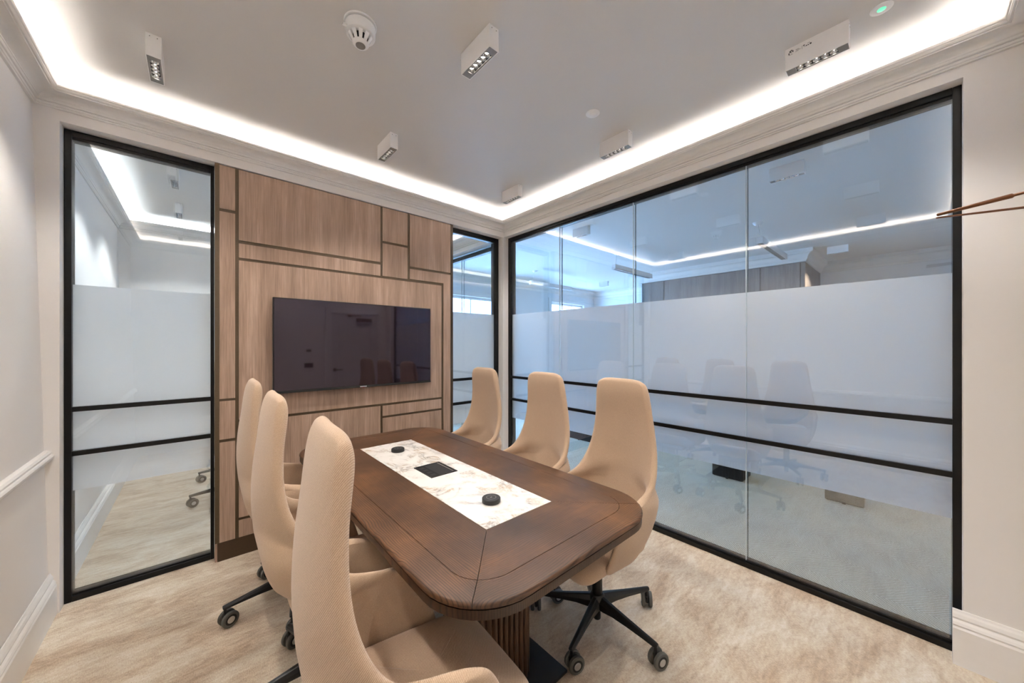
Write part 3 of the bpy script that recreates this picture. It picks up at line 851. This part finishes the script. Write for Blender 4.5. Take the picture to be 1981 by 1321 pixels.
def leg_mesh():
    """one arm of the star base, pointing along +x"""
    sec = [(.020,.024,.150,.092),(.05,.022,.146,.092),(.10,.0195,.138,.098),(.18,.0165,.126,.098),(.26,.0140,.115,.094),(.305,.0130,.109,.091),(.318,.0100,.107,.093)]
    V, F = [], []
    for x, hw, zt, zb in sec:
        V += [(x,-hw,zb),(x,hw,zb),(x,hw*.92,zb+(zt-zb)*.55),(x,hw*.45,zt),(x,-hw*.45,zt),(x,-hw*.92,zb+(zt-zb)*.55)]
    for i in range(len(sec)-1):
        for k in range(6): F.append((i*6+k, i*6+(k+1)%6, (i+1)*6+(k+1)%6, (i+1)*6+k))
    F += [tuple(range(5,-1,-1)), tuple((len(sec)-1)*6+k for k in range(6))]
    return V, F
def local(name, V, F, mat, parent, loc=(0,0,0), rz=0):
    o = mesh_obj(name, V, F, mat, None, center=False); o.parent = parent; o.location = loc; o.rotation_euler = (0,0,rz); return o
def lath(name, prof, mat, parent, loc=(0,0,0), seg=20, axis='z', rz=0):
    o = lathe(name, prof, mat, None, (0,0,0), seg, axis=axis)
    # lathe() recentres: restore the profile's own origin
    o.data.transform(Matrix.Translation(o.location)); o.parent = parent; o.location = loc; o.rotation_euler = (0,0,rz); return o

PROTO = {}
def make_chair(swivel=(.3, 2.0, 4.1, 1.2, 5.3)):
    """chair facing -y in its own frame (back at +y)"""
    c = empty('meeting_chair')
    if not PROTO:
        V, F = shell_mesh(); o = local('backrest_shell', V, F, 'fabric', c); subsurf(o, 2)
        V, F = seat_mesh(); o = local('seat', V, F, 'fabric', c); subsurf(o, 1)
    PROTO['c'] = c
    v, f = boxgeo(-.10,.10,-.12,.12,.350,.384); bev(local('seat_mechanism', v, f, 'black_plastic', c), .012)
    lath('gas_lift', [(.0135,.20),(.0135,.355)], 'black_metal', c)
    lath('column', [(.022,.118),(.026,.124),(.026,.262),(.023,.268)], 'black_metal', c, seg=24)
    lath('base_hub', [(.030,.084),(.036,.090),(.036,.146),(.030,.154)], 'black_metal', c, seg=28)
    lath('foot_tube', [(.015,.028),(.018,.032),(.018,.092)], 'black_metal', c)
    legm = None
    for k in range(5):
        a = 2*PI*k/5
        V, F = leg_mesh(); o = local('base_arm', V, F, 'black_metal', c, (0,0,0), a); bev(o, .003)
        if legm: o.data = legm
        else: legm = o.data
        cx, cy = .308*math.cos(a), .308*math.sin(a); sw = swivel[k]
        # caster: stem and centre body
        V, F = [], []
        v, f = boxgeo(-.0075,.0075,-.030,.012,.026,.062); V += v; F += f
        ca = local('caster', V, F, 'black_plastic', c, (cx, cy, 0), sw); bev(ca, .006)
        lath('stem', [(.0065,.055),(.0065,.100)], 'black_metal', ca, (0,0,0), 12)
        for sx in (-1, 1):
            w = lath('wheel', [(.020,-.0085),(.0335,-.0085),(.0365,-.005),(.0365,.005),(.0335,.0085),(.020,.0085)], 'tyre', ca, (sx*.0175, -.014, .0366), 28, 'x')
            h_ = lath('hub_cap', [(.0125,-.0012),(.0150,-.0012),(.0165,.0006)], 'silver', ca, (sx*.0268, -.014, .0366), 20, 'x', 0 if sx < 0 else PI)
            h2 = lath('hub_ring', [(.0205,-.0008),(.0240,-.0004),(.0240,.0004)], 'socket_dark', ca, (sx*.0262, -.014, .0366), 20, 'x', 0 if sx < 0 else PI)
    return c
base_chair = make_chair()
def place(c, x, y, face, phase, label, group, cast):
    """face: direction the sitter looks to (degrees, 0=+x); phase: world angle of one base arm"""
    c.location = (x, y, 0); rz = math.radians(face) + PI/2
    c.rotation_euler = (0,0,rz)
    tag(c, label, 'chair', group)
    ph = math.radians(phase) - rz
    k = 0; kc = 0
    for ch in c.children:
        n = ch.name.split('.')[0]
        if n == 'base_arm': ch.rotation_euler = (0,0,ph+2*PI*k/5); k += 1
        if n == 'caster':
            a = ph+2*PI*kc/5; ch.location = (.308*math.cos(a), .308*math.sin(a), 0)
            ch.rotation_euler = (0,0,math.radians(cast[kc]) - rz); kc += 1
grp = 'beige high-backed chairs round the table'
spots = [(.418,.880,-4,41,'beige high-backed chair in the left foreground with its seat in view',grp),
 (.410,1.585,-1,36,'beige high-backed swivel chair in the middle of the left row',grp),
 (.412,2.250,-1,40.5,'beige high-backed swivel chair at the television end of the left row',grp),
 (1.482,1.032,174,51,'beige high-backed chair at the near right corner, star base in view',grp),
 (1.490,1.575,177,44,'beige high-backed swivel chair in the middle of the right row',grp),
 (1.490,2.215,178,30,'beige high-backed swivel chair nearest the glazed corner',grp),
 (.270,4.055,0,36,'chair whose casters show nearer behind the left glass pane','chairs in the room behind'),
 (.330,4.720,0,36,'chair whose casters show farther off behind the left glass pane','chairs in the room behind')]
cs = [base_chair] + [copy_tree(base_chair) for _ in spots[1:]]
for c, sp_ in zip(cs, spots):
    place(c, *sp_, [100,138,70,70,125] if sp_[0] > 1 else [90,111,111,95,80])

# ------------------------------------------------------------------ office beyond the glass
bw = empty('timber_breast', (BRX, 2.2, 0)); tag(bw, 'grey timber-clad breast with narrow bronze joints on the far office wall', 'wall cladding')
box('core', BRX+.012,7.69,1.0,3.45,0,2.553,'bronze_dark',bw)
ys = [.992,1.04,1.50,2.95,3.44]
ys = [(3.445,3.02),(3.005,1.53),(1.515,1.05),(1.035,.992)]
for a, b_ in ys: box('wood_panel', BRX,BRX+.012,b_,a,.10,2.553,'office_wood',bw)
box('wood_panel', BRX+.012,7.69,.990,1.0,.10,2.553,'office_wood',bw)
def pendant(x0, x1, y, lab):
    r = empty('pendant_light', ((x0+x1)/2, y, 2.45)); tag(r, lab, 'pendant light', 'slim bar pendants in the office')
    boxes('body', [(x0,x1,y-.03,y-.026,2.45,2.52),(x0,x1,y+.026,y+.03,2.45,2.52),(x0,x1,y-.026,y+.026,2.50,2.52),(x0,x0+.004,y-.026,y+.026,2.45,2.50),(x1-.004,x1,y-.026,y+.026,2.45,2.50)], 'white_metal', r)
    box('louvre', x0+.006,x1-.006,y-.024,y+.024,2.455,2.462,'grey_bezel',r)
    for xx in (x0+.06, x1-.06): rod('suspension_wire', (xx,y,2.519), (xx,y,ZC-.008), .0022, .0022, 'black_metal', r, 8)
    rod('power_lead', (x0+.06,y+.006,2.519), (x0+.16,y+.05,ZC-.02), .003, .003, 'white_plastic', r, 8)
    V = lathe('ceiling_rose', [(.022,-.035),(.045,-.010),(.048,0)], 'white_metal', r, (0,0,0), 20); V.location = (x0+.18-(x0+x1)/2, .06, ZC-2.45)
pendant(4.42, 5.50, 2.80, 'white bar pendant hanging behind the second glass joint')
pendant(4.44, 5.55, 1.06, 'white bar pendant hanging behind the third glass joint')
pendant(4.42, 5.55, 4.48, 'white bar pendant hanging near the far office windows')
def plinth(x0,x1,y0,y1,mat,lab):
    r = empty('floor_plinth', ((x0+x1)/2,(y0+y1)/2,0)); tag(r, lab, 'plinth', 'low boxes on the office carpet')
    box('body', x0,x1,y0,y1,.006,.42,mat,r,.004); box('toe', x0+.01,x1-.01,y0+.01,y1-.01,0,.006,'socket_dark',r)
    lathe('foot', [(.012,0),(.014,.004),(.012,.012)], 'black_plastic', r, (0,0,0), 14).location = (x0-.004-(x0+x1)/2, 0, 0)
    box('lid', x0-.004,x1+.004,y0-.004,y1+.004,.42,.436,mat,r,.003)
plinth(4.092,4.36,1.117,1.400,'black_plastic','low black box on the pale carpet beside the third glass joint')
plinth(4.150,4.42,3.000,3.400,'black_plastic','low black box seen between the two farther right-hand chairs')
plinth(4.198,4.30,.258,.510,'grey_box','low grey box on the carpet behind the tallest glass panel')
# office windows
for i, (a, b_, z0, z1) in enumerate(WIN):
    r = empty('window_%d' % (5+i), ((a+b_)/2, 5.46, z0)); struct(r)
    boxes('architrave', [(a-.09,a,5.43,5.46,z0-.05,z1+.09),(b_,b_+.09,5.43,5.46,z0-.05,z1+.09),(a,b_,5.43,5.46,z1,z1+.09)], 'trim_paint', r)
    box('sill', a-.1,b_+.1,5.38,5.52,z0-.04,z0,'trim_paint',r)
    boxes('sash_frame', [(a,a+.05,5.50,5.55,z0,z1),(b_-.05,b_,5.50,5.55,z0,z1),(a+.05,b_-.05,5.50,5.55,z1-.05,z1),(a+.05,b_-.05,5.50,5.55,z0,z0+.06),(a+.05,b_-.05,5.50,5.55,(z0+z1)/2-.02,(z0+z1)/2+.02)], 'trim_paint', r)
    for k in (1, 2):
        xx = a+(b_-a)*k/3; box('glazing_bar', xx-.011,xx+.011,5.505,5.545,z0+.06,z1-.05,'trim_paint',r)
    for k in range(3):
        x0_, x1_ = a+(b_-a)*k/3, a+(b_-a)*(k+1)/3
        box('window_pane', x0_+.011,x1_-.011,5.520,5.526,z0+.06,z1-.05,'glass_window',r)
    ld = bpy.data.lights.new('window_daylight','AREA'); ld.shape = 'RECTANGLE'; ld.size = b_-a-.02; ld.size_y = z1-z0-.02
    ld.cycles.is_portal = True
    lo = bpy.data.objects.new('window_daylight', ld); COL.objects.link(lo); lo.location = ((a+b_)/2, 5.60, (z0+z1)/2); lo.rotation_euler = (-PI/2,0,0)
# house across the street
hs = empty('street_building', (6, 13, -3)); tag(hs, 'pale rendered building seen through the office windows', 'building')
box('facade', -2,16,13,14,-4,5.5,'stucco',hs)
box('cornice', -2,16,12.8,13,3.2,3.5,'stucco',hs)
for k in range(6):
    for z in (.6, 4.0):
        w_ = box('window', 0+k*2.6,1.1+k*2.6,12.97,13.0,z,z+1.7,'slate_glass',hs)
        box('window_bar', .52+k*2.6,.58+k*2.6,12.95,12.97,z,z+1.7,'stucco',hs)
